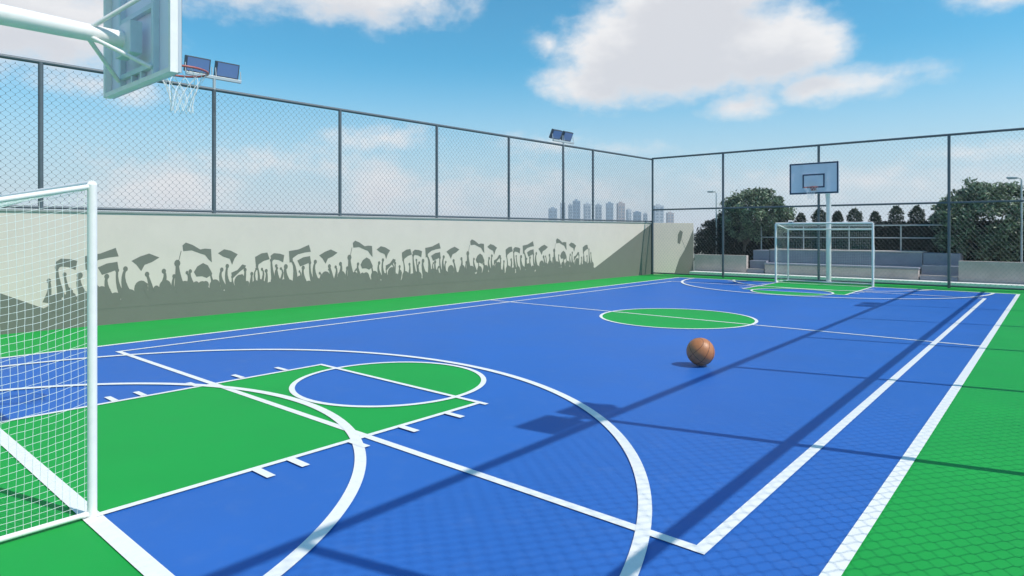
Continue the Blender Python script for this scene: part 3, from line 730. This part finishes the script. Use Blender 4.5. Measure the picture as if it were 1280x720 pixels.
for i, (x, h, nm) in enumerate(zip(xs, tp, names)):
    wdt = .215 + .04*math.sin(i*2.7)
    shrub((x, 28.0, -.05), nm, [(0, .2), (.5, wdt*1.2), (h-.20, wdt*1.15), (h-.05, wdt*.85), (h+.08, .07)], 40+i, 4200, 'leafshrub', 'columnar shrubs along the hedge')
# dark clipped hedge
rnd = random.Random(5); hp = []
for _ in range(26000):
    f = rnd.random(); x = rnd.uniform(-12.0, 3.2)
    top = 2.02 + .06*noise.noise(Vector((x*2.2, 0, 0)))
    if f < .62: hp.append(Vector((x, rnd.uniform(27.25, 27.45), rnd.uniform(0, top))))
    elif f < .9: hp.append(Vector((x, rnd.uniform(27.3, 28.4), top + rnd.gauss(0, .035))))
    else: hp.append(Vector((x, rnd.uniform(27.3, 28.4), rnd.uniform(0, top))))
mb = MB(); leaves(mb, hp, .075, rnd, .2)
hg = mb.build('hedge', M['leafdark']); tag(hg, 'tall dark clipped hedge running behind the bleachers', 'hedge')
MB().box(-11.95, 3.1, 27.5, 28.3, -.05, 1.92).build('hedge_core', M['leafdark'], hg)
# spreading shrub over the end of the corner wall
def bush(loc, label, c, rx, ry, rz, seed, clumps, per):
    rnd = random.Random(seed); t = thing('spreading_shrub', label, 'shrub', loc)
    mb = MB(); leaves(mb, crown_points(rnd, c, rx, ry, rz, clumps, per, .22, .35), .07, rnd, .3); mb.build('foliage', M['leafdark'], t)
    st = MB()
    for k in range(5): a = k*1.3; st.tube([(0,0,0), (math.cos(a)*.2, math.sin(a)*.2, c[2]*.6), (c[0]+math.cos(a)*.45*rx, math.sin(a)*.45*ry, c[2])], [.03,.022,.008], 6)
    st.build('stems', M['bark'], t); return t
bush((-11.25, 26.2, -.05), 'dark spreading shrub at the end of the corner wall beside the low wall', (0, 0, 1.1), .78, .6, 1.15, 21, 90, 60)
bush((-10.7, 26.6, -.05), 'taller dark shrub squeezed between the spreading shrub and the round tree', (0, 0, 1.35), .62, .55, 1.3, 22, 90, 60)

# ------------------------------------------------------------------ distant towers
def tower(px, dist, wpx, ytop, m, seed, label):
    rx_ = (px-640)/798; x = FW[0]*dist + RT[0]*rx_*dist; y = FW[1]*dist + RT[1]*rx_*dist
    w_ = wpx/798*dist; h = 1.72 + (290-ytop)/798*dist; rnd = random.Random(seed); dpt = w_*rnd.uniform(.7, 1.1)
    t = thing('tower_block', label, 'building', (x, y, -.05), YAW + rnd.uniform(-.25, .25), 'distant tower blocks')
    b = MB().box(-w_/2, w_/2, -dpt/2, dpt/2, 0, h).build('tower_walls', M[m], t)
    MB().box(-w_*.22, w_*.18, -dpt*.2, dpt*.2, h+.003, h+h*.05).build('roof_room', M[m], t)
    wn_ = MB(); fl = int(h/3.1); cols = max(2, int(w_/3.2))
    for i in range(cols):
        xc = -w_/2 + w_*(i+.5)/cols
        for k in range(1, fl):
            z = k*3.1; wn_.box(xc-w_/cols*.30, xc+w_/cols*.30, -dpt/2-.06, -dpt/2+.2, z, z+1.7)
    cd_ = max(2, int(dpt/3.4))
    for i in range(cd_):
        yc = -dpt/2 + dpt*(i+.5)/cd_
        for k in range(1, fl):
            z = k*3.1; wn_.box(w_/2-.2, w_/2+.06, yc-dpt/cd_*.28, yc+dpt/cd_*.28, z, z+1.7)
    wn_.build('windows', M['towerwin'], t)
    return t
TW = [(691, 560, 10, 260.5, 'tower_b', 'low blue grey tower block, leftmost on the skyline'),
 (703.5, 640, 6, 254, 'tower_a', 'slim pale tower block hidden partly by the light mast'),
 (713, 700, 5, 256, 'tower_a', 'slim pale tower block just right of the light mast'),
 (720.5, 600, 9.5, 251, 'tower_b', 'tallest blue grey tower block on the skyline'),
 (734, 620, 8, 255, 'tower_a', 'pale tower block left of the fence post'),
 (748, 640, 8, 256, 'tower_a', 'pale tower block right of the fence post'),
 (762, 580, 8.5, 254, 'tower_b', 'dark blue grey tower block in the middle of the skyline'),
 (776, 620, 9, 254, 'tower_c', 'rose grey tower block on the skyline'),
 (786, 720, 5, 262, 'tower_a', 'faint low tower block right of the rose grey one'),
 (796.5, 600, 10, 265, 'tower_b', 'broad low tower block left of the corner post'),
 (806.5, 700, 5, 267, 'tower_a', 'faint low block touching the corner post'),
 (823, 640, 11, 257, 'tower_a', 'pale tower block just right of the corner post'),
 (837.5, 680, 8, 266, 'tower_c', 'low rose grey block, rightmost on the skyline')]
for i, (a, b, c, d, m_, l) in enumerate(TW): tower(a, b, c, d, m_, 60+i, l)
